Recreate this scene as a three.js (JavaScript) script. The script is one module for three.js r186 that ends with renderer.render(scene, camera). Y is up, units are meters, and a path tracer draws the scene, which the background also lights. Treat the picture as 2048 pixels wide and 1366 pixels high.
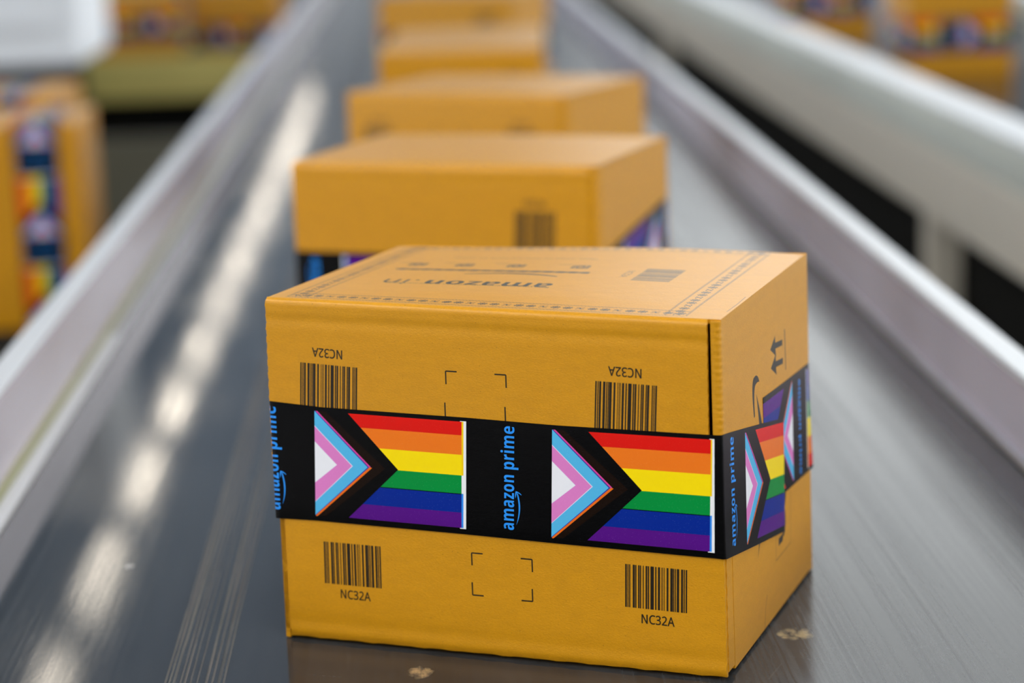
import * as THREE from 'three';
import { RectAreaLightUniformsLib } from 'three/addons/lights/RectAreaLightUniformsLib.js';
import { RoundedBoxGeometry } from 'three/addons/geometries/RoundedBoxGeometry.js';
import { mergeGeometries } from 'three/addons/utils/BufferGeometryUtils.js';
RectAreaLightUniformsLib.init();

// ------------------------------------------------------------------ camera, exposure, light levels
// World: y = 0 is the top of the conveyor belt, the belt runs along z, metres.
const scene = new THREE.Scene();
scene.background = new THREE.Color(0x000000);
const camera = new THREE.PerspectiveCamera(17.36996, 2048 / 1366, 0.05, 120);
camera.position.set(0, 0.46074, 0);
{
  const pitch = 0.211196, roll = -0.035546, yaw = 0.035260;
  const fwd = new THREE.Vector3(Math.sin(yaw) * Math.cos(pitch), -Math.sin(pitch), -Math.cos(yaw) * Math.cos(pitch));
  const right = new THREE.Vector3(Math.cos(yaw), 0, Math.sin(yaw));
  const up = new THREE.Vector3().crossVectors(right, fwd);
  const r2 = right.clone().multiplyScalar(Math.cos(roll)).addScaledVector(up, Math.sin(roll));
  const u2 = up.clone().multiplyScalar(Math.cos(roll)).addScaledVector(right, -Math.sin(roll));
  camera.quaternion.setFromRotationMatrix(new THREE.Matrix4().makeBasis(r2, u2, fwd.clone().negate()));
}
camera.focus = 1.29;
const APERTURE = 0.022;                                   // metres across
camera.aspect = 2048 / 1366; camera.updateProjectionMatrix();
camera.userData.fStop = camera.getFocalLength() / 1000 / APERTURE;
const renderer = new THREE.WebGLRenderer({ antialias: true });
renderer.toneMapping = THREE.LinearToneMapping;
renderer.toneMappingExposure = 0.95;
renderer.shadowMap.enabled = true;
const LAMP = 6.2;                                            // radiance of the batten lamps
const FILL_PANEL = 6.9;                                          // radiance of the fill panels added out of view
const UPLIGHT = 14;                                        // upward light added to the battens to brighten the roof
const ROOF_FILL = 1.95;                                          // radiance of the added roof fill sheets
const FILL_WINDOW = 6, FILL_WINDOW_RIGHT = 3.4;                         // radiance of the unseen windows added as side fill
const LAMP_COLOUR = new THREE.Color().setRGB(1.0, 0.985, 0.95), BATTEN_COLOUR = new THREE.Color().setRGB(1.0, 0.90, 0.76);
const BOARD = [0.60, 0.266, 0.003];                        // linear colour of the kraft board

// ------------------------------------------------------------------ helpers
let seed = 7;
const rnd = () => { seed = (seed + 0x6d2b79f5) | 0; let t = Math.imul(seed ^ (seed >>> 15), 1 | seed); t = (t + Math.imul(t ^ (t >>> 7), 61 | t)) ^ t; return ((t ^ (t >>> 14)) >>> 0) / 4294967296; };
const used = new Map();
const numbered = (n) => { const k = used.get(n) || 0; used.set(n, k + 1); return k ? n + '_' + String(k).padStart(3, '0') : n; };
function thing(name, label, category, pos = [0, 0, 0], turn = 0, group) {
  const o = new THREE.Group(); o.name = numbered(name); scene.add(o);
  o.position.set(...pos); o.rotation.y = turn; o.userData = { label, category };
  if (group) o.userData.group = group;
  return o;
}
function part(name, geo, mat, parent, label) {
  const m = new THREE.Mesh(geo, mat); m.name = name; m.castShadow = m.receiveShadow = true;
  if (label) m.userData.label = label;
  parent.add(m); return m;
}
function struct(name, geo, mat) { const m = part(name, geo, mat, scene); m.userData.kind = 'structure'; return m; }
function rbox(w, h, d, x, y, z, r = 0.003, seg = 2) { const g = new RoundedBoxGeometry(w, h, d, seg, Math.min(r, w / 2.01, h / 2.01, d / 2.01)); g.translate(x, y, z); return g; }
const plainUV = (g) => { g.computeVertexNormals(); return g; };
const l2s = (v) => 255 * (v <= 0.0031308 ? 12.92 * v : 1.055 * Math.pow(v, 1 / 2.4) - 0.055);
const css = (r, g, b, a = 1) => `rgba(${r},${g},${b},${a})`;

// value noise on a lattice that repeats after px, py cells
function lattice(px, py) {
  const a = new Float32Array(px * py); for (let i = 0; i < a.length; i++) a[i] = rnd() * 2 - 1;
  return (x, y) => {
    const ix = Math.floor(x), iy = Math.floor(y), fx = x - ix, fy = y - iy, sx = fx * fx * (3 - 2 * fx), sy = fy * fy * (3 - 2 * fy);
    const x0 = ((ix % px) + px) % px, x1 = (x0 + 1) % px, y0 = ((iy % py) + py) % py, y1 = (y0 + 1) % py;
    return (a[y0 * px + x0] * (1 - sx) + a[y0 * px + x1] * sx) * (1 - sy) + (a[y1 * px + x0] * (1 - sx) + a[y1 * px + x1] * sx) * sy;
  };
}
function canvasTexture(c, srgb = true) {
  const t = new THREE.CanvasTexture(c); if (srgb) t.colorSpace = THREE.SRGBColorSpace;
  t.magFilter = THREE.LinearFilter; t.wrapS = t.wrapT = THREE.ClampToEdgeWrapping; return t;
}

// ------------------------------------------------------------------ kraft board and its print
const blotch = lattice(64, 64), fibre = lattice(512, 512);
function boardCanvas(w, h, mmW) {                          // fibres, flecks and mottling of kraft liner
  const c = document.createElement('canvas'); c.width = w; c.height = h;
  const g = c.getContext('2d'), im = g.createImageData(w, h), k = mmW / w;
  for (let y = 0, i = 0; y < h; y++) for (let x = 0; x < w; x++, i += 4) {
    const X = x * k, Y = y * k;
    const n = 1 + 0.035 * blotch(X * 0.12, Y * 0.3) + 0.045 * fibre(X * 0.9, Y * 2.6) + 0.05 * fibre(X * 2.3 + 40, Y * 5 + 9) + 0.05 * (rnd() - 0.5);
    for (let q = 0; q < 4; q++) im.data[i + q] = Math.max(0, Math.min(255, l2s(BOARD[q] * n)));
    im.data[i + 3] = 255;
  }
  g.putImageData(im, 0, 0);
  const N = Math.round(w * h * k * k * 0.022);
  for (let i = 0; i < N; i++) {                            // dark and pale fibre flecks
    const dark = rnd() < 0.55, L = (0.25 + rnd() * 0.5) / k, a = rnd() * Math.PI;
    g.strokeStyle = dark ? css(60, 34, 8, 0.25 + rnd() * 0.5) : css(236, 196, 120, 0.2 + rnd() * 0.5);
    g.lineWidth = (0.12 + rnd() * 0.22) / k;
    const x = rnd() * w, y = rnd() * h; g.beginPath(); g.moveTo(x, y); g.lineTo(x + L * Math.cos(a) * 0.7, y + L * Math.sin(a) * 0.5); g.stroke();
  }
  return c;
}
// a canvas drawn in millimetres, origin bottom left, first axis right, second axis up
function sheet(mmW, mmH, px) {
  const c = boardCanvas(px, Math.round(px * mmH / mmW), mmW), g = c.getContext('2d'), s = px / mmW;
  g.setTransform(s, 0, 0, -s, 0, c.height); g.fillStyle = g.strokeStyle = INK; g.lineCap = 'butt';
  return [c, g];
}
const INK = 'rgba(22,17,10,0.96)';
// affine frame: local (0..1, 0..1) with origin o, x axis to a, y axis to b (all mm)
function frame(g, o, a, b, fn) { g.save(); g.transform(a[0] - o[0], a[1] - o[1], b[0] - o[0], b[1] - o[1], o[0], o[1]); fn(g); g.restore(); }
// bars as [start, width] on a scale of 471 units, copied from the print
const BARS = [[0, 12], [16, 4], [23, 4], [31, 8], [58, 16], [77, 9], [99, 11], [113, 9], [135, 7], [156, 13], [173, 10], [193, 26], [229, 10], [250, 16], [276, 5], [285, 4], [296, 5], [316, 14], [344, 20], [366, 7], [378, 8], [393, 18], [425, 15], [445, 8], [460, 11]];
const bars = (g) => { for (const [a, w] of BARS) g.fillRect(a / 471, 0, w / 471, 1); };
function text(g, str, x, y, size, o = {}) {                // upright text in a y-up mm frame
  g.save(); g.translate(x, y); g.rotate(o.turn || 0); g.transform(o.sx || 1, 0, o.skew || 0, -1, 0, 0);
  g.font = `${o.bold ? 'bold ' : ''}${size * 10}px ${o.font || 'sans-serif'}`; g.scale(0.1, 0.1); g.textAlign = o.align || 'center'; g.textBaseline = 'alphabetic';
  g.fillStyle = g.strokeStyle = o.fill || INK; g.fillText(str, 0, 0); if (o.weight) { g.lineWidth = o.weight * 10; g.strokeText(str, 0, 0); } g.restore();
}
function corner(g, x, y, dx, dy, w = 0.75) { g.fillRect(x - w / 2, y - w / 2, dx > 0 ? dx : dx, w); }
function bracket(g, p, h, v) {                             // corner mark at p: arm along x of length h, arm along y of length v
  const w = 0.8; g.fillRect(Math.min(p[0], p[0] + h), p[1] - w / 2, Math.abs(h), w); g.fillRect(p[0] - w / 2, Math.min(p[1], p[1] + v), w, Math.abs(v));
}
function frontSheet(px, left = true, right = true) {       // the whole 280 x 211 mm front
  const [c, g] = sheet(284, 214, px);
  g.translate(2, 1.5);
  // upper half is printed head down
  if (left) { frame(g, [58.2, 171.9], [21.0, 173.2], [56.0, 130], bars); text(g, 'NC32A', 39.3, 182.0, 7.4, { weight: 0.22, turn: Math.PI - 0.04, sx: 0.9 }); }
  if (right) { frame(g, [243.1, 171.9], [206.5, 172.6], [240.8, 130], bars); text(g, 'NC32A', 224.6, 181.2, 7.4, { weight: 0.22, turn: Math.PI - 0.03, sx: 0.9 }); }
  if (left && right) { bracket(g, [114.6, 173.1], 7, -7.8); bracket(g, [152.1, 172.9], -7, -7.6); bracket(g, [113.4, 142], 6, 12.3); bracket(g, [150.9, 142], -6, 12); }
  frame(g, [29.3, 37.2], [66.8, 37.0], [29.8, 63.2], bars); text(g, 'NC32A', 49.0, 28.6, 7.4, { weight: 0.22, sx: 0.9, turn: -0.02 });
  frame(g, [219.9, 39.3], [256.8, 38.7], [220.7, 65.0], bars); text(g, 'NC32A', 239.0, 30.2, 7.4, { weight: 0.22, sx: 0.9, turn: -0.02 });
  bracket(g, [125.9, 63.8], 7, -7.6); bracket(g, [163.7, 62.9], -7, -7.6); bracket(g, [125.5, 38.1], 7, 7.8); bracket(g, [163.2, 37.4], -7, 7.6);
  return canvasTexture(c);
}
function ropeLine(g, x0, y0, x1, y1) {                     // line of slanted dashes
  const L = Math.hypot(x1 - x0, y1 - y0), n = Math.round(L / 2.1); g.lineWidth = 0.62; g.lineCap = 'butt';
  const ux = (x1 - x0) / L, uy = (y1 - y0) / L;
  for (let i = 0; i < n; i++) {
    const t = (i + 0.5) / n * L, cx = x0 + ux * t, cy = y0 + uy * t;
    g.beginPath(); g.moveTo(cx - ux * 0.95 - uy * -0.75, cy - uy * 0.95 - ux * 0.75); g.lineTo(cx + ux * 0.95 + uy * -0.75, cy + uy * 0.95 + ux * 0.75); g.stroke();
  }
}
function motif(g, x, y, turn, kind) {
  g.save(); g.translate(x, y); g.rotate(turn); g.lineWidth = 0.5;
  if (kind) for (let k = 0; k < 8; k++) { const a = k * Math.PI / 4; g.beginPath(); g.ellipse(1.7 * Math.cos(a), 1.7 * Math.sin(a), 1.25, 0.5, a, 0, 7); g.stroke(); }
  else { g.beginPath(); g.moveTo(-2.4, -2.2); g.lineTo(2.2, 2.2); g.moveTo(-2.6, 1.2); g.quadraticCurveTo(0, 2.6, 0, 0); g.quadraticCurveTo(0, -2.6, 2.6, -1.2); g.lineWidth = 0.8; g.stroke(); }
  g.restore();
}
function border(g, horizontal, at, from, to) {
  const a = at[0], b = at[1], m = (a + b) / 2;
  for (const v of at) horizontal ? ropeLine(g, from, v, to, v) : ropeLine(g, v, from, v, to);
  const n = Math.round((to - from) / 7.6);
  for (let i = 0; i < n; i++) { const t = from + (i + 0.5) / n * (to - from); horizontal ? motif(g, t, m, 0, i % 3) : motif(g, m, t, Math.PI / 2, i % 3); }
}
function topSheet(px) {                                    // 280 x 209 mm, y axis runs away from the front
  const [c, g] = sheet(280, 209, px);
  g.fillStyle = g.strokeStyle = 'rgba(34,34,30,0.9)';
  border(g, true, [7, 19.5], 10, 258); border(g, true, [190, 203], 10, 258);
  border(g, false, [10.5, 23], 8, 202); border(g, false, [246, 258.5], 8, 202);
  const D = 'rgba(36,40,24,0.94)';
  // print head down, read from behind
  const flip = { turn: Math.PI, fill: D };
  text(g, 'Rate your delivery: www.amazon.in/rate-packaging', 157, 65.5, 4.6, { ...flip, align: 'left', sx: 1.02 });
  text(g, 'amazon', 157, 76, 21, { ...flip, align: 'left', bold: true, sx: 1.06 });
  text(g, '.in', 70, 76, 21, { ...flip, align: 'left', sx: 1.06 });
  g.fillStyle = g.strokeStyle = D;
  g.beginPath(); g.moveTo(150, 97); g.quadraticCurveTo(122, 108, 88, 99); g.lineTo(88, 100.8); g.quadraticCurveTo(122, 112, 150, 99); g.fill();
  g.fillRect(36, 111, 130, 3.2); for (let k = 0; k < 16; k++) { g.fillRect(38 + k * 8.2, 110.2, 5, 4.8); }
  for (const x of [44, 76, 111, 154]) { g.lineWidth = 1.6; g.strokeRect(x - 5, 127, 10, 8); g.beginPath(); g.arc(x, 131, 2.6, 0, 7); g.stroke(); text(g, 'open', x - 12, 139, 4, { ...flip }); }
  text(g, 'Please remove any labels and recycle this package', 156, 160, 4.4, { ...flip, align: 'left', sx: 1.0 });
  frame(g, [197.8, 95.3], [197.8, 132], [222.4, 95.2], bars);
  text(g, 'NC32A', 188, 114, 6.6, { turn: -Math.PI / 2, fill: D });
  g.strokeStyle = 'rgba(70,45,15,0.7)'; g.lineWidth = 0.5; g.beginPath(); g.moveTo(277.8, 24); g.lineTo(278.2, 45); g.lineTo(277.7, 66); g.stroke();   // cut score along the edge
  return canvasTexture(c);
}
function sideSheet(px, printed) {                          // 209 x 211 mm, x axis runs away from the front
  const [c, g] = sheet(214, 214, px);
  g.translate(1, 1.5);
  if (printed) {
    g.fillRect(144.2, 149.5, 1.8, 25.5);
    for (const y of [167.5, 156]) { g.beginPath(); g.moveTo(138, y - 4.6); g.lineTo(139, y - 1.2); g.lineTo(121, y + 0.6); g.lineTo(122, y - 4.4); g.lineTo(108.5, y + 2.6); g.lineTo(121, y + 8.6); g.lineTo(121, y + 4.2); g.lineTo(139, y + 2.4); g.closePath(); g.fill(); }
    // curved arrow mark, its middle runs under the tape
    g.beginPath(); g.moveTo(81, 157.2); g.quadraticCurveTo(77, 164.5, 68, 162); g.quadraticCurveTo(62, 158.5, 66.8, 138.5); g.lineTo(69, 139); g.quadraticCurveTo(67, 154, 71.5, 157); g.quadraticCurveTo(75, 158.5, 81, 157.2); g.fill();
    g.beginPath(); g.moveTo(73.2, 151.5); g.quadraticCurveTo(78, 145, 84, 131); g.quadraticCurveTo(98, 95, 69, 51.5); g.quadraticCurveTo(86, 95, 78, 131); g.quadraticCurveTo(76, 140, 73.2, 151.5); g.fill();
    g.lineWidth = 4.6; g.lineCap = 'butt'; g.beginPath(); g.arc(127, 73, 9.5, -1.2, 1.3); g.stroke(); g.beginPath(); g.arc(124, 56, 11, -0.9, 1.0); g.stroke(); g.fillRect(119, 44, 11, 4.6);
    g.lineWidth = 0.45; g.strokeStyle = 'rgba(22,17,10,0.75)'; g.strokeRect(112.5, 36.5, 38, 44);
    g.lineWidth = 1.2; g.strokeStyle = 'rgba(120,72,10,0.6)'; g.beginPath(); g.moveTo(84, 0); g.lineTo(86, 14); g.lineTo(90, 22); g.stroke();
  }
  return canvasTexture(c);
}
// fine relief of the board: pressed fibres and faint flutes
function boardRelief() {
  const w = 1024, c = document.createElement('canvas'); c.width = c.height = w; const g = c.getContext('2d'), im = g.createImageData(w, w);
  const f1 = lattice(256, 512), f2 = lattice(512, 1024), f3 = lattice(16, 32);
  for (let y = 0, i = 0; y < w; y++) for (let x = 0; x < w; x++, i += 4) {
    const v = 128 + 42 * f1(x / 4, y / 2) + 34 * f2(x / 2, y) + 30 * f3(x / 64, y / 32);
    im.data[i] = im.data[i + 1] = im.data[i + 2] = Math.max(0, Math.min(255, v)); im.data[i + 3] = 255;
  }
  g.putImageData(im, 0, 0); const t = canvasTexture(c, false); t.wrapS = t.wrapT = THREE.RepeatWrapping; return t;
}
const RELIEF = boardRelief();
const board = (map) => new THREE.MeshPhysicalMaterial({ map, roughness: 0.36, specularIntensity: 1.0, bumpMap: RELIEF, bumpScale: 0.00012, sheen: 1, sheenRoughness: 0.5, sheenColor: new THREE.Color().setRGB(0.1, 0.095, 0.085) });
const M = {};
M.front = board(frontSheet(2048)); M.frontOne = board(frontSheet(1024, false, true)); M.top = board(topSheet(2048));
M.side = board(sideSheet(1536, true)); M.plain = board(sideSheet(768, false));
M.edge = new THREE.MeshStandardMaterial({ color: new THREE.Color().setRGB(0.62, 0.40, 0.14), roughness: 0.9 });

// ------------------------------------------------------------------ printed packing tape
const TP = 150.8, TH = 72.5;                               // repeat and width of the tape, mm
function tapeSheet(px) {
  const c = document.createElement('canvas'); c.width = px; c.height = Math.round(px * TH / TP);
  const g = c.getContext('2d'), s = px / TP;
  g.setTransform(s, 0, 0, -s, 0, c.height);
  g.fillStyle = 'rgb(3,3,3)'; g.fillRect(0, 0, TP, TH);
  const y0 = 3.8, y1 = 69.9, my = (y0 + y1) / 2;
  const tri = (col, xa, lo, hi, dx = 0, dy = 0) => { g.fillStyle = col; g.beginPath(); g.moveTo(dx, lo + dy); g.lineTo(xa + dx, my + dy); g.lineTo(dx, hi + dy); g.closePath(); g.fill(); };
  const X0 = 22, XA = 54.3, X1 = 94.8;
  const ys = [69.9, 61.5, 49.4, 36.6, 25.0, 13.3, 3.8];
  const cols = ['rgb(221,24,14)', 'rgb(240,120,28)', 'rgb(253,222,8)', 'rgb(4,140,58)', 'rgb(6,40,140)', 'rgb(84,18,128)'];
  const xl = (y) => X0 + (XA - X0) * (1 - Math.abs(y - my) / (y1 - my));
  g.fillStyle = 'rgb(240,240,240)'; g.fillRect(X1 - 1, y0 - 0.6, 3.9, y1 - y0 + 1.0);
  g.fillStyle = 'rgb(248,206,20)'; g.fillRect(X1 - 0.4, 36.6, 1.6, y1 - 36.6); g.fillStyle = 'rgb(50,140,235)'; g.fillRect(X1 - 0.4, y0, 1.6, 21.4);
  for (let k = 0; k < 6; k++) {
    const a = ys[k], b = ys[k + 1]; g.fillStyle = cols[k]; g.beginPath(); g.moveTo(xl(a), a);
    if (a > my && b < my) g.lineTo(XA, my);
    g.lineTo(xl(b), b); g.lineTo(X1, b); g.lineTo(X1, a); g.closePath(); g.fill();
  }
  g.fillStyle = 'rgba(0,0,0,0.75)'; g.fillRect(xl(24.9), 24.75, X1 - xl(24.9), 0.5);
  // chevrons, each plate printed a little out of register
  tri('rgb(24,11,4)', 46, y0 - 6.4, y1 + 6.4);
  g.fillStyle = 'rgb(3,3,3)'; g.fillRect(-1, 0, 90, y0 - 0.2); g.fillRect(-1, y1 + 0.1, 90, 4);
  g.save(); g.beginPath(); g.rect(0, y0 - 0.8, 60, y1 - y0 + 0.8); g.clip();
  g.save(); g.beginPath(); g.rect(0, 0, 60, my); g.clip(); tri('rgb(238,110,24)', 37, y0 - 1.4, y1, 0.4, -0.3); g.restore();
  g.save(); g.beginPath(); g.rect(0, my, 60, 50); g.clip(); tri('rgb(216,70,150)', 36.3, y0, y1 + 1.2, 0.4, 0.3); g.restore();
  tri('rgb(52,58,150)', 35.6, y0 - 0.5, y1 + 0.6);
  tri('rgb(84,182,228)', 34.6, y0, y1);
  tri('rgb(228,220,235)', 25.0, y0 + 8.3, y1 - 9.2);
  tri('rgb(222,128,196)', 24.3, y0 + 8.7, y1 - 9.8);
  tri('rgb(228,222,238)', 14.6, y0 + 20.6, y1 - 19.2);
  tri('rgb(238,238,242)', 14.2, y0 + 21, y1 - 19.6);
  g.restore();
  // lettering, read upwards
  const B = 'rgb(44,146,240)';
  g.save(); g.translate(127.6, 5.2); g.rotate(Math.PI / 2);
  text(g, 'amazon', 0, 0, 11.2, { bold: true, align: 'left', fill: B, sx: 0.83 });
  text(g, 'prime', 37.2, 0, 11.2, { bold: true, align: 'left', fill: B, sx: 0.86 });
  g.fillStyle = B; g.beginPath(); g.moveTo(3.5, -1.4); g.quadraticCurveTo(13, -5.8, 23.5, -2.4); g.lineTo(23.2, -1.7); g.quadraticCurveTo(13, -4.3, 3.5, -1.4); g.fill();
  g.beginPath(); g.moveTo(20.2, -1.0); g.quadraticCurveTo(22.8, -0.3, 24.8, -1.1); g.quadraticCurveTo(24.6, -3.2, 22.8, -4.7); g.lineTo(22.5, -4.4); g.quadraticCurveTo(23.9, -2.9, 23.6, -1.7); g.quadraticCurveTo(22.4, -1.3, 20.2, -1.0); g.fill();
  g.restore();
  // pin-holes in the ink
  for (let i = 0; i < 2600; i++) { const x = rnd() * TP, y = rnd() * TH, p = g.getImageData(Math.floor(x * s), Math.floor(c.height - y * s), 1, 1).data; if (p[0] + p[1] + p[2] < 60 && rnd() < 0.9) continue; g.fillStyle = css(250, 244, 244, 0.10 + rnd() * 0.22); g.fillRect(x, y, 0.16 + rnd() * 0.2, 0.14); }
  const t = canvasTexture(c); t.wrapS = THREE.RepeatWrapping; return t;
}
M.tape = new THREE.MeshPhysicalMaterial({ map: tapeSheet(2048), roughness: 0.22, specularIntensity: 0.45, bumpMap: RELIEF, bumpScale: 0.00006 });
M.tapeFar = M.tape;

// ------------------------------------------------------------------ cartons
const T = 0.003;                                           // board thickness
// closed sheet from a grid of points front(a, b) and back(a, b), a and b in 0..1; uv from uvOf(a, b)
function slab(na, nb, front, back, uvOf) {
  const pos = [], uv = [], idx = [];
  const grid = (fn, flip) => {
    const o = pos.length / 3;
    for (let j = 0; j <= nb; j++) for (let i = 0; i <= na; i++) { const a = i / na, b = j / nb; pos.push(...fn(a, b)); uv.push(...uvOf(a, b)); }
    for (let j = 0; j < nb; j++) for (let i = 0; i < na; i++) { const p = o + j * (na + 1) + i, q = p + 1, r = p + na + 1, s = r + 1; flip ? idx.push(p, r, q, q, r, s) : idx.push(p, q, r, q, s, r); }
  };
  grid(front, false); grid(back, true);
  const edge = (n, at, flip) => {
    const o = pos.length / 3;
    for (let i = 0; i <= n; i++) { const [a, b] = at(i / n); pos.push(...front(a, b), ...back(a, b)); uv.push(...uvOf(a, b), ...uvOf(a, b)); }
    for (let i = 0; i < n; i++) { const p = o + 2 * i; flip ? idx.push(p, p + 2, p + 1, p + 1, p + 2, p + 3) : idx.push(p, p + 1, p + 2, p + 1, p + 3, p + 2); }
  };
  edge(na, (t) => [t, 0], false); edge(na, (t) => [t, 1], true); edge(nb, (t) => [0, t], true); edge(nb, (t) => [1, t], false);
  const g = new THREE.BufferGeometry();
  g.setAttribute('position', new THREE.Float32BufferAttribute(pos, 3)); g.setAttribute('uv', new THREE.Float32BufferAttribute(uv, 2)); g.setIndex(idx); g.computeVertexNormals();
  return g;
}
// metres: u along the front, v up, w away from the front -> local coordinates of the carton
const OFF = {                                              // how far the real carton is out of square, metres
  // corner (u, v, w) offsets: front top left, front top right, back top left, back top right
  ftl: [0.001, 0.0019, 0], ftr: [-0.001, -0.0011, 0], btl: [0.0039, 0.0, -0.0105], btr: [-0.002, 0.0, 0.003], bbr: [0, 0, 0.004], fbr: [0.001, 0, 0],
};
function makeSpace(W, H, D, crooked) {
  return (u, v, w) => {
    const a = u / W, b = v / H, c = w / D; let x = u, y = v, z = w;
    if (crooked) {
      const add = (o, k) => { x += o[0] * k; y += o[1] * k; z += o[2] * k; };
      add(OFF.ftl, (1 - a) * b * (1 - c)); add(OFF.ftr, a * b * (1 - c)); add(OFF.btl, (1 - a) * b * c); add(OFF.btr, a * b * c); add(OFF.bbr, a * (1 - b) * c); add(OFF.fbr, a * (1 - b) * (1 - c));
    }
    return [x - W / 2, y, D / 2 - z];
  };
}
function carton(label, category, pos, turn, o = {}) {
  const W = o.W || 0.28, H = o.H || 0.211, D = o.D || 0.209, P = makeSpace(W, H, D, o.crooked);
  const n = o.fine ? 1 : 0.25, R = 0.0035;
  const t = thing('carton', label, category, pos, turn, o.group);
  const fu = (u, v) => [(u * 1000 * 0.28 / W + 2) / 284, (v * 1000 * 0.211 / H + 1.5) / 214];
  const su = (w, v) => [(w * 1000 * 0.209 / D + 1) / 214, (v * 1000 * 0.211 / H + 1.5) / 214];
  const N = (k) => Math.max(2, Math.round(k * n));
  const wob = (x, k) => o.fine ? 0.00022 * Math.sin(x * 900 + k) + 0.00018 * Math.sin(x * 2300 + 2 * k) : 0;
  // upper front flap: folds over from the top, pressed score just under the fold
  const u0 = -0.0008, u1 = W - 0.0072, vSplit = H * 0.52;
  const prof = (b) => {                                    // b 0..1 from the split up and over the fold -> [v, w]
    const L1 = H - R - vSplit, L2 = R * Math.PI / 2, L = L1 + L2, s = b * L;
    if (s <= L1) { const v = vSplit + s, d = H - v; return [v, 0.0004 * Math.exp(-Math.pow((d - 0.0125) / 0.0035, 2)) - 0.00012 * Math.exp(-Math.pow((d - 0.0085) / 0.002, 2))]; }
    const a = (s - L1) / R; return [H - R + R * Math.sin(a), R - R * Math.cos(a)];
  };
  const lean = (v) => o.crooked ? 0.0025 * Math.sin(Math.min(1, Math.max(0, v / H)) * Math.PI) : 0;
  part('front_flap', slab(N(56), N(80),
    (a, b) => { const [v, w] = prof(b); const e = a === 0 ? wob(v, 1) : a === 1 ? wob(v, 2) : 0; return P(u0 + (u1 - u0) * a + e + (a > 0.9 ? (v / H - 1) * 0.0022 * (a - 0.9) * 10 : 0) - lean(v) * (1 - a) * 0.3, v, w); },
    (a, b) => { const [v, w] = prof(b); return P(u0 + (u1 - u0) * a + (a > 0.9 ? (v / H - 1) * 0.0022 * (a - 0.9) * 10 : 0), Math.min(v, H - T * 0.9), Math.max(w, 0) + T * 0.9); },
    (a, b) => fu(u0 + (u1 - u0) * a, prof(b)[0])), o.front || M.front, t);
  // lower front flap
  const foot0 = o.fine ? 0.0021 : 0.0012, q0 = o.fine ? 0.0048 : 0.002, q1 = W - 0.0006;
  const lowW = (v) => 0.0003 * Math.exp(-Math.pow((v - 0.0125) / 0.0035, 2)) - 0.00014 * Math.exp(-Math.pow((v - 0.007) / 0.002, 2)) + (v < 0.005 ? 0.0010 * Math.pow((0.005 - v) / 0.003, 2) : 0);
  part('front_flap', slab(N(56), N(48),
    (a, b) => { const v = foot0 + (vSplit + 0.0008 - foot0) * b, e = a === 0 ? wob(v, 3) : a === 1 ? wob(v, 4) : 0; const foot = b === 0 ? wob(a * W, 5) : 0; return P(q0 + (q1 - q0) * a + e - (a < 0.1 ? 0.0042 * (v / vSplit - 0) * 0 : 0), v + foot, lowW(v) + 0.0002); },
    (a, b) => { const v = foot0 + (vSplit - foot0) * b; return P(q0 + (q1 - q0) * a, v, T + 0.0002); },
    (a, b) => fu(q0 + (q1 - q0) * a, foot0 + (vSplit - foot0) * b)), o.front || M.front, t);
  // top panel with a slight crown
  const crown = (a, c) => o.fine ? 0.0021 * Math.sin(Math.PI * a) * (0.45 + 0.55 * c) + 0.0008 * Math.sin(Math.PI * a * 2) * -c : 0.001 * Math.sin(Math.PI * a);
  const tu = (a, c) => [a, (R + (D - R) * c) / D];
  part('top_panel', slab(N(48), N(24),
    (a, c) => { const drop = 0; return P(W * a, H + crown(a, c) * Math.min(1, c * 6) - drop - (c > 0.985 ? 0.0012 : 0), R + (D - R) * c); },
    (a, c) => P(W * a, H - T * 0.9, R + (D - R) * c), tu), o.top || M.top, t);
  // right side panel, its edge turned round the corner as a tab behind the upper flap
  const rs = 0.0022, tab = o.fine ? 0.0033 : 0.011;
  const sp = (a) => {                                      // along the section: tab edge -> corner -> back edge, [u, w, nx, nw]
    const L1 = tab, L2 = rs * Math.PI / 2, L3 = D - rs - 0.0011, s = a * (L1 + L2 + L3);
    if (s < L1) return [W - rs - tab + s, 0.0011, 0, -1, -0.001];
    if (s < L1 + L2) { const k = (s - L1) / rs; return [W - rs + rs * Math.sin(k), 0.0011 + rs - rs * Math.cos(k), Math.sin(k), -Math.cos(k), 0]; }
    return [W, 0.0011 + rs + s - L1 - L2, 1, 0, 0.0011 + rs + s - L1 - L2];
  };
  const Hs = H - 0.0009, bulge = (w, v) => o.fine ? 0.0012 * Math.sin(Math.PI * w / D) * Math.sin(Math.PI * v / H) : 0;
  const flute = (k, v, s) => o.fine && s < 0.009 && s > 0.003 ? 0.00008 * Math.sin(v * 1570) : 0;
  const na = o.fine ? 120 : 24;
  part('side_panel', slab(na, N(150),
    (a, b) => { const [u, w, x, z] = sp(a), v = (o.fine && a * (tab + D) < 0.018 ? vSplit + 0.004 : foot0), vv = v + (Hs - v) * b, s = a * (tab + D); const k = 0; return P(u + x * (bulge(w, vv) + flute(0, vv, s) - k), vv, w + z * (flute(0, vv, s) - k)); },
    (a, b) => { const [u, w, x, z] = sp(a), v = (o.fine && a * (tab + D) < 0.018 ? vSplit + 0.004 : foot0), vv = v + (Hs - v) * b; return P(u - x * T * 0.7, vv, w - z * T * 0.6); },
    (a, b) => { const q = sp(a); const v = (o.fine && a * (tab + D) < 0.018 ? vSplit + 0.004 : foot0); return su(Math.max(0, q[4]), v + (Hs - v) * b); }), o.side || M.side, t);
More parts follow.
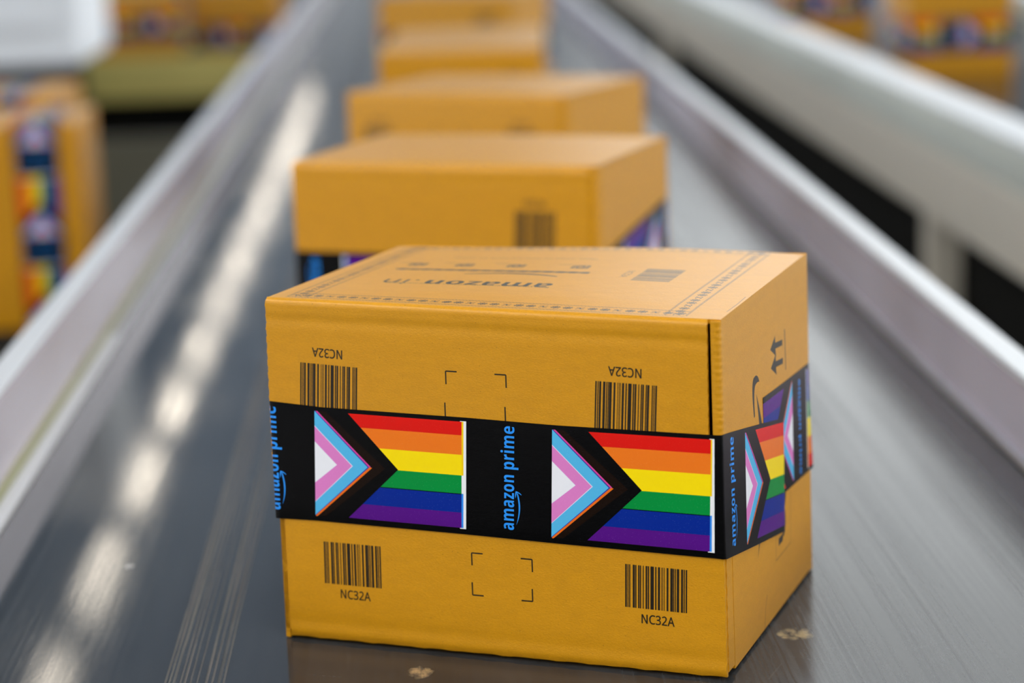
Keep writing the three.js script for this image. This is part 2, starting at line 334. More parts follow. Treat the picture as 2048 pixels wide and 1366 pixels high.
  if (o.fine) part('side_panel', slab(4, 40,               // front margin of the side below the tab
    (a, b) => { const v = 0.0045 + (vSplit + 0.006 - 0.0045) * b; return P(W - 0.0001 - 0.0002 * Math.sin(v * 1570) * (1 - a), v, 0.0031 + 0.0126 * a); },
    (a, b) => { const v = 0.0045 + (vSplit + 0.006 - 0.0045) * b; return P(W - T, v, 0.0031 + 0.0126 * a); },
    (a, b) => su(0.0031 + 0.0126 * a, 0.0075 + (vSplit - 0.0075) * b)), M.side, t);
  // left panel with its tab showing beside the lower flap, back and bottom
  part('side_panel', slab(N(24), N(20),
    (a, b) => P(0.0008, 0.0006 + (H - 0.0026) * b, D - (D - 0.0012) * a), (a, b) => P(0.0008 + T, 0.0006 + (H - 0.0026) * b, D - (D - 0.0012) * a), (a, b) => su(D * (1 - a), H * b)), M.plain, t);
  part('corner_tab', slab(4, N(24), (a, b) => P(0.0008 + 0.014 * a, 0.006 + (vSplit - 0.006) * b, 0.0012), (a, b) => P(0.0008 + 0.014 * a, 0.006 + (vSplit - 0.006) * b, 0.0028), (a, b) => su(0.01 * a, vSplit * b)), M.plain, t);
  part('back_panel', slab(N(12), N(12), (a, b) => P(W * (1 - a), 0.0006 + (H - 0.001) * b, D), (a, b) => P(W * (1 - a), 0.0006 + (H - 0.001 - T) * b, D - T), (a, b) => su(D * a, H * b)), M.plain, t);
  part('bottom_panel', slab(4, 4, (a, b) => P(0.006 + (W - 0.012) * a, 0.0002, 0.006 + (D - 0.010) * b), (a, b) => P(0.004 + (W - 0.008) * a, 0.003, 0.004 + (D - 0.006) * b), (a, b) => su(D * a, H * b)), M.plain, t);
  return { group: t, P, W, H, D };
}
// tape from columns [s mm along the print, bottom point, top point] of outward surface points; flip turns the print head down
function tapeGeometry(cols, flip, rows = 6, th = 0.00035) {
  const pos = [], uv = [], idx = [], n = cols.length, A = (i) => new THREE.Vector3(...cols[i][1]), B = (i) => new THREE.Vector3(...cols[i][2]);
  const nor = cols.map((c, i) => { const d = A(Math.min(n - 1, i + 1)).add(B(Math.min(n - 1, i + 1))).sub(A(Math.max(0, i - 1))).sub(B(Math.max(0, i - 1))); return d.cross(B(i).sub(A(i))).normalize(); });
  for (const k of [1, 0.1]) cols.forEach((c, i) => { for (let j = 0; j <= rows; j++) { const b = j / rows, p = A(i).lerp(B(i), b).addScaledVector(nor[i], th * k); pos.push(p.x, p.y, p.z); uv.push(flip ? -c[0] / TP : c[0] / TP, flip ? 1 - b : b); } });
  const m = rows + 1, off = n * m;
  for (let i = 0; i < n - 1; i++) for (let j = 0; j < rows; j++) { const p = i * m + j, q = p + m; idx.push(p, q, p + 1, q, q + 1, p + 1); idx.push(off + p, off + p + 1, off + q, off + q, off + p + 1, off + q + 1); }
  for (let i = 0; i < n - 1; i++) for (const j of [0, rows]) { const p = i * m + j, q = p + m; j ? idx.push(p, q, off + p, q, off + q, off + p) : idx.push(p, off + p, q, q, off + p, off + q); }
  for (const i of [0, n - 1]) for (let j = 0; j < rows; j++) { const p = i * m + j; i ? idx.push(p, off + p, p + 1, p + 1, off + p, off + p + 1) : idx.push(p, p + 1, off + p, p + 1, off + p + 1, off + p); }
  const g = new THREE.BufferGeometry(); g.setAttribute('position', new THREE.Float32BufferAttribute(pos, 3)); g.setAttribute('uv', new THREE.Float32BufferAttribute(uv, 2)); g.setIndex(idx); g.computeVertexNormals(); return g;
}
const lerp = (a, b, t) => a + (b - a) * t, mm = 0.001;

// ------------------------------------------------------------------ the hall
const FLOOR = -0.85;
function speckle(w, h, base, amp, sx, sy, srgb = true) {
  const c = document.createElement('canvas'); c.width = w; c.height = h; const g = c.getContext('2d'), im = g.createImageData(w, h);
  const a = lattice(Math.round(w / sx), Math.round(h / sy)), b = lattice(Math.round(4 * w / sx), Math.round(4 * h / sy));
  for (let y = 0, i = 0; y < h; y++) for (let x = 0; x < w; x++, i += 4) { const n = 1 + amp * (a(x / sx, y / sy) + 0.6 * b(4 * x / sx, 4 * y / sy) + 0.5 * (rnd() - 0.5)); for (let q = 0; q < 4; q++) im.data[i + q] = Math.max(0, Math.min(255, base[q] * n)); im.data[i + 3] = 255; }
  g.putImageData(im, 0, 0); const t = canvasTexture(c, srgb); t.wrapS = t.wrapT = THREE.RepeatWrapping; return t;
}
const floorMap = speckle(512, 512, [60, 58, 52], 0.10, 32, 32); floorMap.repeat.set(14, 24);
const steelRough = speckle(512, 512, [120, 120, 120], 0.35, 64, 8, false);
M.floor = new THREE.MeshStandardMaterial({ map: floorMap, roughness: 0.6 });
M.wall = new THREE.MeshStandardMaterial({ color: new THREE.Color().setRGB(0.74, 0.76, 0.78), roughness: 0.85 });
M.ceiling = new THREE.MeshStandardMaterial({ color: new THREE.Color().setRGB(0.46, 0.60, 0.80), roughness: 0.8 });
{
  const X = 14, Z0 = 14, Z1 = -36, TOP = 4.6;
  const w = 2 * X, d = Z0 - Z1, zc = (Z0 + Z1) / 2, h = TOP - FLOOR, yc = (TOP + FLOOR) / 2;
  const slabBox = (a, b, c, x, y, z) => { const g = new THREE.BoxGeometry(a, b, c); g.translate(x, y, z); return g; };
  struct('floor', slabBox(w, 0.2, d, 0, FLOOR - 0.1, zc), M.floor);
  struct('ceiling', slabBox(w + 0.6, 0.2, d + 0.6, 0, TOP + 0.1, zc), M.ceiling);
  struct('wall_left', slabBox(0.3, h, d, -X - 0.15, yc, zc), M.wall); struct('wall_right', slabBox(0.3, h, d, X + 0.15, yc, zc), M.wall);
  struct('wall_back', slabBox(w + 0.6, h, 0.3, 0, yc, Z1 - 0.15), M.wall); struct('wall_front', slabBox(w + 0.6, h, 0.3, 0, yc, Z0 + 0.15), M.wall);
}

// unseen glowing windows, added high in both long walls as side fill
M.fillPaneGlow = new THREE.MeshStandardMaterial({ color: 0xffffff, roughness: 0.4, emissive: new THREE.Color().setRGB(0.97, 0.99, 1.0), emissiveIntensity: FILL_WINDOW * 0.5 });
M.fillWindowFrame = new THREE.MeshStandardMaterial({ color: 0xd8dadc, roughness: 0.5 });
{
  const fill_pane = rbox(0.02, 1.2, 1.42, 0, 0, 0, 0.005), post = rbox(0.08, 2.6, 0.08, 0, 0, 0, 0.01), beam = rbox(0.08, 0.08, 6.08, 0, 0, 0, 0.01); let n = 0;
  for (const s of [-1, 1]) for (const z of [5, -2.5, -10, -17.5]) {
    const o = new THREE.Group(); o.name = 'window_' + (++n); o.userData.kind = 'structure'; o.position.set(s * 13.955, 2.6, z); scene.add(o);
    for (let k = 0; k < 5; k++) part('fill_window_frame', post, M.fillWindowFrame, o).position.z = -3 + 1.5 * k;
    for (const y of [-1.3, 0, 1.3]) part('fill_window_frame', beam, M.fillWindowFrame, o).position.y = y;
    for (let k = 0; k < 4; k++) for (const y of [-0.65, 0.65]) part('fill_pane', fill_pane, M.fillPaneGlow, o).position.set(s * 0.01, y, -2.25 + 1.5 * k);
    const l = new THREE.RectAreaLight(new THREE.Color().setRGB(0.97, 0.99, 1.0), s < 0 ? FILL_WINDOW : FILL_WINDOW_RIGHT, 5.9, 2.5); l.position.x = -s * 0.05; l.rotation.y = s * Math.PI / 2; o.add(l);
  }
}

// lamps: 1.2 m battens hung in rows along the hall
M.lampBody = new THREE.MeshStandardMaterial({ color: 0xe8e8e6, roughness: 0.5 });
M.lampGlow = new THREE.MeshStandardMaterial({ color: 0xffffff, roughness: 0.5, emissive: BATTEN_COLOUR, emissiveIntensity: LAMP * 0.55 });
M.upGlow = new THREE.MeshStandardMaterial({ color: 0xffffff, roughness: 0.5, emissive: LAMP_COLOUR, emissiveIntensity: UPLIGHT * 0.5 });
M.rod = new THREE.MeshStandardMaterial({ color: 0x9a9a98, roughness: 0.4, metalness: 1 });
const lampShape = { body: rbox(0.15, 0.06, 1.2, 0, 0.035, 0, 0.01), glow: rbox(0.125, 0.02, 1.17, 0, 0, 0, 0.008), up: rbox(0.125, 0.012, 1.17, 0, 0.068, 0, 0.005), rod: new THREE.CylinderGeometry(0.006, 0.006, 1.54, 8) };
lampShape.rod.translate(0, 0.83, 0);
function lamp(x, z, y = 3.0, width = 0.12) {
  const o = thing('batten_lamp', 'white ceiling batten lamp hanging in a row along the hall', 'lamp', [x, y, z], 0, 'batten lamps hung under the ceiling');
  part('housing', lampShape.body, M.lampBody, o); part('diffuser', lampShape.glow, M.lampGlow, o);
  for (const s of [-0.45, 0.45]) { const r = part('suspension_rod', lampShape.rod, M.rod, o); r.position.z = s; }
  const l = new THREE.RectAreaLight(BATTEN_COLOUR, LAMP, width, 1.15); l.position.set(0, -0.014, 0); l.rotation.x = -Math.PI / 2; o.add(l);
  const u = new THREE.RectAreaLight(LAMP_COLOUR, UPLIGHT, width, 1.15); u.position.set(0, 0.085, 0); u.rotation.x = Math.PI / 2; o.add(u); part('added_uplight', lampShape.up, M.upGlow, o);  // second, upward light added to brighten the roof that the belt mirrors
  return o;
}
for (let k = -4; k <= 13; k++) lamp(-1.74, -10.92 - 1.816 * k);
for (const x of [-5.5]) for (let k = -4; k <= 8; k++) lamp(x, -9.4 - 2.4 * k);

// unseen glowing sheets added under the right roof to brighten belt and tops
M.roofFillGlow = new THREE.MeshStandardMaterial({ color: 0xffffff, roughness: 0.6, emissive: new THREE.Color().setRGB(0.95, 0.99, 1.0), emissiveIntensity: ROOF_FILL * 0.5 });
M.alu = new THREE.MeshStandardMaterial({ color: 0xb8bcc0, roughness: 0.5, metalness: 0.6 });
const roofShape = { sheet: rbox(4.9, 0.02, 4.4, 0, 0, 0, 0.008), bar: rbox(0.06, 0.05, 4.5, 0, -0.005, 0, 0.01), end: rbox(5.0, 0.05, 0.06, 0, -0.005, 0, 0.01) };
for (let k = 0; k < 6; k++) {
  const o = thing('roof_fill_light', 'large glowing fill sheet, added out of view high on the right', 'roof light', [4.0, 4.56, -6.5 - 4.7 * k], 0, 'added roof fill sheets above the right aisle');
  part('fill_sheet', roofShape.sheet, M.roofFillGlow, o);
  for (const q of [-2.48, -1.24, 0, 1.24, 2.48]) part('fill_sheet_bar', roofShape.bar, M.alu, o).position.x = q;
  for (const q of [-2.22, 2.22]) part('fill_sheet_bar', roofShape.end, M.alu, o).position.z = q;
  const l = new THREE.RectAreaLight(new THREE.Color().setRGB(0.95, 0.99, 1.0), ROOF_FILL, 4.8, 4.3); l.position.y = -0.02; l.rotation.x = -Math.PI / 2; o.add(l);
}

// square fill panels added out of view, short of where the belt mirrors
M.fillPanelGlow = new THREE.MeshStandardMaterial({ color: 0xffffff, roughness: 0.5, emissive: LAMP_COLOUR, emissiveIntensity: FILL_PANEL * 0.6 });
const panelShape = { body: rbox(1.26, 0.06, 1.26, 0, 0.04, 0, 0.01), glow: rbox(1.2, 0.02, 1.2, 0, 0, 0, 0.008), rod: new THREE.CylinderGeometry(0.008, 0.008, 1.24, 8) };
panelShape.rod.translate(0, 0.69, 0);
for (const x of [-2.7, 0.6, 3.9]) for (const z of [-0.2, 2.0, 4.2, 6.4]) {
  const o = thing('fill_panel', 'square white fill panel, added out of view over the near aisle', 'lamp', [x, 3.24, z], 0, 'added fill panels over the near aisle');
  part('housing', panelShape.body, M.lampBody, o); part('diffuser', panelShape.glow, M.fillPanelGlow, o);
  for (const q of [-0.5, 0.5]) { const k = part('suspension_rod', panelShape.rod, M.rod, o); k.position.x = q; }
  const l = new THREE.RectAreaLight(LAMP_COLOUR, FILL_PANEL, 1.2, 1.2); l.position.y = -0.014; l.rotation.x = -Math.PI / 2; o.add(l);
}

// ------------------------------------------------------------------ main belt conveyor
const BX0 = -0.318, BX1 = 0.4415, BW = BX1 - BX0, BZ0 = 1.2, BZ1 = -12;
function beltTextures() {
  const w = 2048, h = 2048, cc = document.createElement('canvas'), cr = document.createElement('canvas'); cc.width = cr.width = w; cc.height = cr.height = h;
  const g = cc.getContext('2d'), q = cr.getContext('2d'), im = g.createImageData(w, h), ir = q.createImageData(w, h);
  const st1 = lattice(600, 4), st2 = lattice(160, 3), st3 = lattice(40, 3), f = lattice(512, 128), bl = lattice(24, 16);
  for (let y = 0, i = 0; y < h; y++) for (let x = 0; x < w; x++, i += 4) {
    const X = BX0 + BW * x / w, Y = y / h;
    const s = 0.5 * st1(x / w * 600, Y * 4) + 0.35 * st2(x / w * 160, Y * 3) + 0.3 * st3(x / w * 40, Y * 3), n = 0.5 * f(x / 4, y / 16) + (rnd() - 0.5) * 0.5, b = bl(x / w * 24, Y * 16);
    const worn = 1 / (1 + Math.exp(-(X - 0.14) * 40));     // right half polished less, scuffed by parcels
    let v = 46 * (1 + 0.12 * s + 0.1 * n + 0.08 * b) + worn * (8 + 10 * s + 6 * n);
    im.data[i] = v * 0.98; im.data[i + 1] = v * 1.0; im.data[i + 2] = v * 1.02; im.data[i + 3] = 255;
    let r = 17 + 6 * s + 4 * n + 6 * b + worn * (40 + 20 * s);
    ir.data[i] = ir.data[i + 1] = ir.data[i + 2] = Math.max(0, Math.min(255, r)); ir.data[i + 3] = 255;
  }
  g.putImageData(im, 0, 0); q.putImageData(ir, 0, 0);
  const px = (X) => (X - BX0) / BW * w;
  for (const [X, wd, a] of [[-0.166, 1.2, .5], [-0.1635, .8, .6], [-0.161, 1.6, .45], [-0.157, .8, .5], [-0.1545, 1, .5], [-0.151, .7, .4], [-0.147, .7, .35], [-0.142, 1.4, .5], [-0.1385, 1, .6], [-0.135, 2, .35], [-0.1315, .8, .4]]) {   // a pair of scuffed tracks
    for (let k = 0; k < 60; k++) { const y0 = rnd() * h, L = 40 + rnd() * 400; g.fillStyle = css(140, 132, 122, a * 0.4 * (0.3 + 0.5 * rnd())); g.fillRect(px(X) + (rnd() - 0.5) * 3, y0, wd * 2.2, L); q.fillStyle = css(150, 150, 150, a * 0.6); q.fillRect(px(X) + (rnd() - 0.5) * 3, y0, wd * 2.2, L); }
  }
  for (let k = 0; k < 260; k++) {                          // fine scratches
    const x = rnd() * w, y = rnd() * h, a = (rnd() - 0.5) * 1.4 + (rnd() < 0.5 ? Math.PI / 2 : 0), L = 10 + rnd() * 70; g.strokeStyle = css(120, 118, 112, 0.05 + rnd() * 0.14); g.lineWidth = 1 + rnd(); g.beginPath(); g.moveTo(x, y); g.lineTo(x + L * Math.cos(a) * 2, y + L * Math.sin(a) * 0.6); g.stroke();
  }
  const spot = (X, Z, rx, rz, col) => { const y = h - (((Z - BZ0) % 2 + 2) % 2) / 2 * h; for (let k = 0; k < 70; k++) { const a = rnd() * 7, r = Math.sqrt(rnd()); g.fillStyle = css(...col, 0.10 + 0.25 * rnd()); g.beginPath(); g.ellipse(px(X + rx * r * Math.cos(a)), y + rz * r * Math.sin(a) / 2 * h, 1 + rnd() * 7, 1 + rnd() * 3, 0, 0, 7); g.fill(); } };
  spot(-0.017, -1.238, 0.007, 0.009, [170, 140, 100]); spot(0.209, -1.273, 0.009, 0.010, [170, 150, 110]); spot(0.01, -1.20, 0.004, 0.004, [150, 130, 100]);
  spot(-0.215, -1.47, 0.003, 0.003, [130, 130, 130]);
  const a = canvasTexture(cc), r = canvasTexture(cr, false); a.wrapS = r.wrapS = a.wrapT = r.wrapT = THREE.RepeatWrapping; return [a, r];
}
const [beltMap, beltRough] = beltTextures();
const beltBump = (() => {
  const w = 1024, c = document.createElement('canvas'); c.width = c.height = w; const g = c.getContext('2d'), im = g.createImageData(w, w), a = lattice(256, 64), b = lattice(512, 512), d = lattice(12, 20);
  for (let y = 0, i = 0; y < w; y++) for (let x = 0; x < w; x++, i += 4) { const v = 128 + 24 * a(x / 4, y / 16) + 26 * b(x / 2, y / 2) + 6 * d(x / w * 12, y / w * 20); im.data[i] = im.data[i + 1] = im.data[i + 2] = v; im.data[i + 3] = 255; }
  g.putImageData(im, 0, 0); const t = canvasTexture(c, false); t.wrapS = t.wrapT = THREE.RepeatWrapping; t.repeat.set(1, 1); return t;
})();
M.belt = new THREE.MeshPhysicalMaterial({ map: beltMap, roughness: 1, roughnessMap: beltRough, bumpMap: beltBump, bumpScale: 0.00002, specularIntensity: 0.30 });
const dents = (() => {                                     // shallow dents of pressed sheet
  const w = 256, c = document.createElement('canvas'); c.width = c.height = w; const g = c.getContext('2d'), im = g.createImageData(w, w), a = lattice(8, 4);
  for (let y = 0, i = 0; y < w; y++) for (let x = 0; x < w; x++, i += 4) { const v = 128 + 110 * a(x / w * 8, y / w * 4); im.data[i] = im.data[i + 1] = im.data[i + 2] = v; im.data[i + 3] = 255; }
  g.putImageData(im, 0, 0); const t = canvasTexture(c, false); t.wrapS = t.wrapT = THREE.RepeatWrapping; t.repeat.set(20, 1); return t;
})();
M.steel = new THREE.MeshStandardMaterial({ color: new THREE.Color().setRGB(0.76, 0.70, 0.78), metalness: 0.5, roughness: 0.26, bumpMap: dents, bumpScale: 0.0012 });
M.rail = new THREE.MeshStandardMaterial({ color: new THREE.Color().setRGB(0.60, 0.61, 0.62), metalness: 0.2, roughness: 0.42 });
M.sill = new THREE.MeshStandardMaterial({ color: new THREE.Color().setRGB(0.46, 0.46, 0.47), metalness: 0.9, roughness: 0.4 });
M.seal = new THREE.MeshStandardMaterial({ color: new THREE.Color().setRGB(0.30, 0.30, 0.15), roughness: 0.5 });
M.frame = new THREE.MeshStandardMaterial({ color: new THREE.Color().setRGB(0.80, 0.73, 0.60), roughness: 0.6, metalness: 0.0 });
M.greenGrey = new THREE.MeshStandardMaterial({ color: new THREE.Color().setRGB(0.62, 0.65, 0.57), roughness: 0.5, metalness: 0.1 });
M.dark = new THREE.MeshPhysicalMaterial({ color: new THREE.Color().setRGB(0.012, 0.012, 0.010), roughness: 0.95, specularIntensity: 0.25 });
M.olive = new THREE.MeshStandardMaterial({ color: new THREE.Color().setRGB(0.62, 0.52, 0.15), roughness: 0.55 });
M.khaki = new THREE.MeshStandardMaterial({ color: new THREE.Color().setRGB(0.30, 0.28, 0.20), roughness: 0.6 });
M.white = new THREE.MeshStandardMaterial({ color: new THREE.Color().setRGB(0.88, 0.90, 0.92), roughness: 0.8 });

function beltSlab(x0, x1, z0, z1, thick = 0.008) {         // top face carries uv: across 0..1, along in units of 2 m
  const g = new THREE.BoxGeometry(x1 - x0, thick, z0 - z1, 1, 1, 24), p = g.attributes.position, uv = g.attributes.uv;
  for (let i = 0; i < p.count; i++) uv.setXY(i, p.getX(i) / (x1 - x0) + 0.5, (p.getZ(i) + (z0 + z1) / 2 - z0) / 2);
  g.translate((x0 + x1) / 2, -thick / 2, (z0 + z1) / 2); return g;
}
{
  const c = thing('belt_conveyor', 'long dark grey belt conveyor carrying the row of brown cartons away from the camera', 'conveyor');
  const len = BZ0 - BZ1, zc = (BZ0 + BZ1) / 2;
  part('belt', beltSlab(BX0, BX1, BZ0, BZ1), M.belt, c, 'scuffed dark grey rubber belt');
  // left guard
  part('side_guard', rbox(0.004, 0.158, len, -0.3380, -0.009, zc, 0.0015), M.steel, c);
  part('guard_rail', rbox(0.0245, 0.006, len, -0.3515, 0.0675, zc, 0.002), M.rail, c, 'bright pressed rail on top of the guard');
  part('bed_sill', rbox(0.0160, 0.006, 3.46, -0.3275, -0.0005, -0.53, 0.0015), M.rail, c); part('bed_sill', rbox(0.0160, 0.005, 9.7, -0.3275, -0.0015, -7.12, 0.0015), M.sill, c);
  part('edge_seal', rbox(0.004, 0.009, len, -0.3345, 0.0045, zc, 0.0015), M.seal, c, 'thin yellowish sealing strip');
  // right guard
  part('side_guard', rbox(0.004, 0.150, len, 0.4450, -0.008, zc, 0.0015), M.steel, c);
  part('guard_rail', rbox(0.0235, 0.007, len, 0.4535, 0.0650, zc, 0.002), M.rail, c, 'bright pressed rail on top of the guard');
  part('bed_sill', rbox(0.0065, 0.007, len, 0.4400, 0.0025, zc, 0.003), M.sill, c);
  // frame, pan, legs
  part('bed_plate', rbox(BW, 0.012, len, (BX0 + BX1) / 2, -0.016, zc), M.dark, c);
  for (const x of [-0.345, 0.452]) part('frame_rail', rbox(0.02, 0.16, len, x, -0.13, zc), M.frame, c);
  for (let k = 0; k < 6; k++) for (const x of [-0.33, 0.44]) part('leg', rbox(0.05, 0.66, 0.05, x, -0.52, -1.0 - 2 * k + 1), M.frame, c);
}

// ------------------------------------------------------------------ second conveyor on the right
{
  const c = thing('belt_conveyor', 'neighbouring grey belt conveyor on the right with a pale side frame, carrying two taped cartons', 'conveyor');
  const z0 = 1.3, z1 = -13, len = z0 - z1, zc = (z0 + z1) / 2, x0 = 0.947, x1 = 1.75;
  const g = beltSlab(x0, x1, z0, z1); g.translate(0, -0.045, 0); part('belt', g, M.belt, c);
  for (const s of [0, 1]) {
    const k = s ? -1 : 1, X = s ? x1 + 0.083 : 0.864;
    part('guard_rail', rbox(0.083, 0.008, len, X + k * 0.0415, 0.030, zc, 0.003), M.rail, c);
    part('side_guard', rbox(0.006, 0.066, len, X + k * 0.003, -0.006, zc, 0.002), M.greenGrey, c);
    part('frame_rail', rbox(0.05, 0.117, len, X + k * 0.028, -0.1085, zc, 0.003), M.frame, c, 'beige painted frame beam');
    for (let q = 0; q < 4; q++) part('leg', rbox(0.055, 0.69, 0.06, X + k * 0.035, -0.508, 0.55 - 4.4 * q), M.frame, c);
  }
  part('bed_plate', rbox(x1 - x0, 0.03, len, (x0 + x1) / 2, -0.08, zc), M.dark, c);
  for (const x of [0.935, x1 + 0.01]) part('shade_panel', rbox(0.006, 0.68, len - 0.1, x, -0.505, zc), M.dark, c);  // black plates added to stand in for the shade under the conveyor
}

// ------------------------------------------------------------------ main carton
const TURN = -0.403068;
function baseAt(x, z, W, D, turn) {                        // centre of a carton whose front left foot is at x, z
  const e = [Math.cos(turn), -Math.sin(turn)], d = [-Math.sin(turn), -Math.cos(turn)];
  return [x + e[0] * W / 2 + d[0] * D / 2, 0, z + e[1] * W / 2 + d[1] * D / 2];
}
{
  const W = 0.28, D = 0.209;
  const b = carton('sharp brown carton nearest the camera, wrapped in black and rainbow tape', 'box', baseAt(-0.09996, -1.30929, W, D, TURN), TURN, { crooked: true, fine: true });
  const P = b.P;
  // measured lower and upper edges of the front tape, mm
  const lo = (u) => u < 25 ? lerp(76.1, 76.6, (u + 0) / 25) : u < 121 ? lerp(76.6, 75.7, (u - 25) / 96) : u < 176 ? lerp(75.7, 74.7, (u - 121) / 55) : lerp(74.7, 73.4, (u - 176) / 104);
  const hi = (u) => u < 29 ? lerp(148.5, 146.8, (u + 1) / 30) : u < 124 ? lerp(146.8, 146.2, (u - 29) / 95) : u < 178 ? lerp(146.2, 145.2, (u - 124) / 54) : lerp(145.2, 145.6, (u - 178) / 100);
  const cols = [], s0 = -25.6 + TP;
  for (let w = 60; w > 1; w -= 8) cols.push([s0 - w, P(0.0004, 76.1 * mm, w * mm), P(0.0003, 148.5 * mm, w * mm)]);
  for (let u = -0.4; u <= 278.2; u += u < 30 ? 1.5 : 4) {
    const puff = (x, y, cx, cy, sx, sy) => Math.exp(-Math.pow((x - cx) / sx, 2) - Math.pow((y - cy) / sy, 2));
    cols.push([s0 + u, P(u * mm + (u < 0 ? -0.0004 : 0), lo(u) * mm, -0.0003), P((u + 3.1 * Math.min(1, Math.max(0, u / 20)) * (u > 270 ? Math.max(0, (279 - u) / 9) : 1)) * mm - (u < 0 ? 0.0004 : 0), hi(u) * mm, -0.0003)]);
  }
  for (let k = 1; k <= 5; k++) { const a = k / 6 * Math.PI / 2, r = 1.4; cols.push([s0 + 279 + k * 0.5, P((278.7 + r * Math.sin(a)) * mm, 73.2 * mm, (-0.25 + r - r * Math.cos(a)) * mm), P((278.7 + r * Math.sin(a)) * mm, 145.7 * mm, (-0.25 + r - r * Math.cos(a)) * mm)]); }
  const out = (w) => 280.1 + 1.2 * Math.sin(Math.PI * Math.max(0, Math.min(1, w / 209)));
  for (let w = 2; w <= 132; w += 5) {
    const t = w / 132, wt = w + 2.6 * t; cols.push([s0 + 283.4 + w, P(out(w) * mm, lerp(73.0, 49.7, t) * mm, w * mm), P(out(wt) * mm, lerp(145.9, 121.4, Math.pow(t, 1.05)) * mm, wt * mm)]);
  }
  part('packing_tape', tapeGeometry(cols, false, 8), M.tape, b.group, 'black tape with rainbow chevron flags and blue lettering');
  const c2 = []; const s2 = 0;
  for (let w = 87; w <= 208; w += 5.5) { const t = (w - 87) / 121; c2.push([(w - 160) * (w > 160 ? 1.33 : 1), P((out(w) - 0.25) * mm, lerp(77, 68.3, t) * mm, w * mm), P((out(w) - 0.25) * mm, lerp(145.8, 139.3, t) * mm, w * mm)]); }
  for (let k = 0; k < 6; k++) c2.push([65 + k * 6, P((280.4 - k * 6) * mm, 68 * mm, 213.4 * mm), P((278.2 - k * 6) * mm, 139 * mm, 212.4 * mm)]);
  part('packing_tape', tapeGeometry(c2, true, 8), M.tape, b.group, 'second tape end, its print head down');
}
// generic band of tape round the front and right side
function band(b, v0, v1, sAt, flip, slope = 0) {
  const { P, W, D } = b, cols = [], z = -0.0012, x = 0.0014;
  for (let w = D * 1000; w > 0; w -= 30) cols.push([sAt - w, P(0, v0, w * mm), P(0, v1, w * mm)]);
  for (let u = -0.3; u < W * 1000; u += 8) cols.push([sAt + u, P(u * mm, v0, z), P(u * mm, v1, z)]);
  cols.push([sAt + W * 1000, P(W + x * 0.6, v0, z * 0.6), P(W + x * 0.6, v1, z * 0.6)]);
  for (let w = 2; w < D * 1000; w += 12) cols.push([sAt + W * 1000 + w, P(W + x, v0 + slope * w * mm, w * mm), P(W + x, v1 + slope * w * mm, w * mm)]);
  part('packing_tape', tapeGeometry(cols, flip, 3), M.tape, b.group);
  return b;
}
const ROW = 'cartons queueing on the belt';
band(carton('second brown carton in the belt row, just behind the sharp one', 'box', baseAt(-0.118, -1.951, 0.28, 0.205, -0.40), -0.40, { D: 0.205, front: M.frontOne, top: M.plain, side: M.plain, group: ROW }), 0.060, 0.1325, 8, true, 0.12);
band(carton('third brown carton in the belt row with two barcodes on its front', 'box', baseAt(-0.087, -2.551, 0.272, 0.22, -0.50), -0.50, { W: 0.272, D: 0.22, top: M.plain, side: M.plain, group: ROW }), 0.068, 0.1405, 20, false);
band(carton('fourth carton in the belt row, longer and narrower than its neighbours', 'box', baseAt(-0.060, -3.08, 0.225, 0.45, -0.06), -0.06, { W: 0.225, D: 0.45, front: M.frontOne, top: M.plain, side: M.plain, group: ROW }), 0.068, 0.1405, 50, false);
band(carton('last carton in the belt row, cut off by the top of the photo', 'box', baseAt(-0.083, -4.45, 0.28, 0.21, -0.40), -0.40, { front: M.frontOne, top: M.plain, side: M.plain, group: ROW }), 0.068, 0.1405, 90, false);

// cartons on the right conveyor
{
  const a = carton('taped brown carton on the right conveyor, in the upper right corner', 'box', [1.185, -0.045, -5.02], 0.02, { W: 0.238, H: 0.21, D: 0.21, front: M.plain, top: M.plain, side: M.plain });
  band(a, 0.062, 0.135, 30, false);
  const c = carton('taped carton farther along the right conveyor, behind the corner one', 'box', [1.115, -0.045, -6.25], 0.02, { W: 0.25, H: 0.21, D: 0.21, front: M.plain, top: M.plain, side: M.plain });
  band(c, 0.062, 0.135, 60, false);
}

// ------------------------------------------------------------------ left background
{
  const t = thing('roller_table', 'low dark steel table behind the left guard, holding the upright taped cartons', 'table', [-0.80, 0, -3.9]);
  part('table_top', rbox(0.62, 0.03, 1.7, 0, -0.295, 0), M.dark, t);
  for (const x of [-0.27, 0.27]) for (const z of [-0.75, 0.75]) part('leg', rbox(0.04, 0.54, 0.04, x, -0.58, z), M.frame, t);
  part('brace', rbox(0.5, 0.03, 0.03, 0, -0.6, 0.75), M.frame, t); part('brace', rbox(0.5, 0.03, 0.03, 0, -0.6, -0.75), M.frame, t);
}
function uprightTape(b, u, v0 = 0.01, flip = false) {      // a band of tape up the front and over the top
  const { P, H, D } = b, cols = [], a = u - 0.036, c = u + 0.036; let s = 0;
  for (let v = v0; v <= H + 0.0005; v += (H - v0) / 12) cols.push([(v - v0) * 1000, P(c, v, -0.0012), P(a, v, -0.0012)]);
  cols.push([(H - v0) * 1000 + 1, P(c, H + 0.0018, -0.0004), P(a, H + 0.0018, -0.0004)]);
  for (let w = 0.006; w < D; w += D / 10) cols.push([(H - v0 + w) * 1000, P(c, H + 0.0022, w), P(a, H + 0.0022, w)]);
  part('packing_tape', tapeGeometry(cols, flip, 3), M.tape, b.group);
}
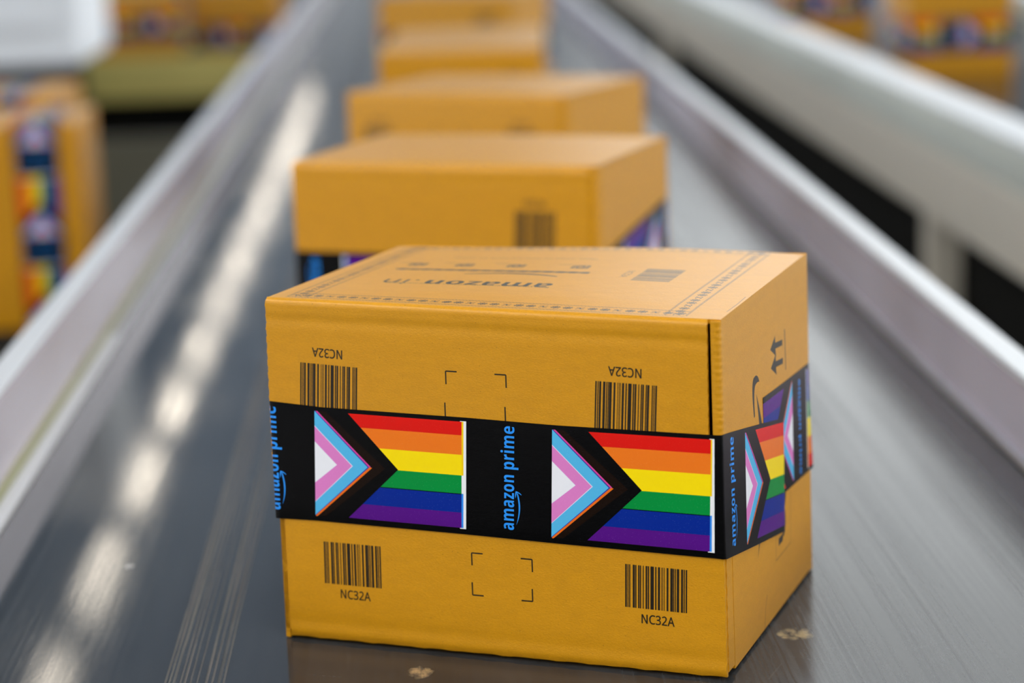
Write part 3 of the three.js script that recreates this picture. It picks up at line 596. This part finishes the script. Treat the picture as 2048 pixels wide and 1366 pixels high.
{
  const a = carton('tall brown carton at the left edge with a vertical rainbow tape', 'box', [-0.708, -0.28, -3.85], 0.05, { W: 0.26, H: 0.345, D: 0.28, front: M.plain, top: M.plain, side: M.plain });
  uprightTape(a, 0.186);
  const c = carton('carton standing right behind the tall one at the left edge', 'box', [-0.81, -0.28, -4.20], 0.0, { W: 0.3, H: 0.36, D: 0.28, front: M.plain, top: M.plain, side: M.plain });
  uprightTape(c, 0.2);
}
{
  const t = thing('cross_conveyor', 'olive yellow steel conveyor crossing in the left background, dark underneath', 'conveyor', [-1.16, 0, -7.2]);
  part('side_beam', rbox(1.5, 0.125, 0.05, 0, -0.15, 0.28), M.olive, t); part('side_beam', rbox(1.5, 0.125, 0.05, 0, -0.15, -0.4), M.olive, t);
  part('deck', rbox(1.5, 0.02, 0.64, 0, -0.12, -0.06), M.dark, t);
  part('shade_panel', rbox(1.5, 0.12, 0.03, 0, -0.275, 0.18), M.dark, t); part('shade_panel', rbox(1.46, 0.5, 0.03, 0, -0.59, 0.19), M.khaki, t);  // panels added for the dimness below the beam, shade put into their colour
  for (const x of [-0.68, 0, 0.68]) for (const z of [0.22, -0.35]) part('leg', rbox(0.06, 0.64, 0.06, x, -0.53, z), M.olive, t);
  const b = carton('taped carton on the olive cross conveyor, left of the belt rail', 'box', [-0.90, -0.108, -7.2], 0.12, { front: M.plain, top: M.plain, side: M.plain }); band(b, 0.07, 0.1425, 120, false);
  const d = carton('carton on the olive cross conveyor, next to the belt rail', 'box', [-0.585, -0.108, -7.3], -0.1, { front: M.plain, top: M.plain, side: M.plain }); band(d, 0.02, 0.0925, 60, false);
}
{
  const t = thing('machine_cabinet', 'white machine cabinet in the upper left corner', 'cabinet', [-1.53, 0, -6.3]);
  part('housing', rbox(1.25, 1.3, 0.6, 0, 0.62, 0, 0.02), M.white, t); part('door', rbox(0.56, 1.1, 0.02, 0.28, 0.62, 0.31, 0.008), M.white, t);
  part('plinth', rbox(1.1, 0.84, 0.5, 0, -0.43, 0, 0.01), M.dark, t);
}
renderer.render(scene, camera);
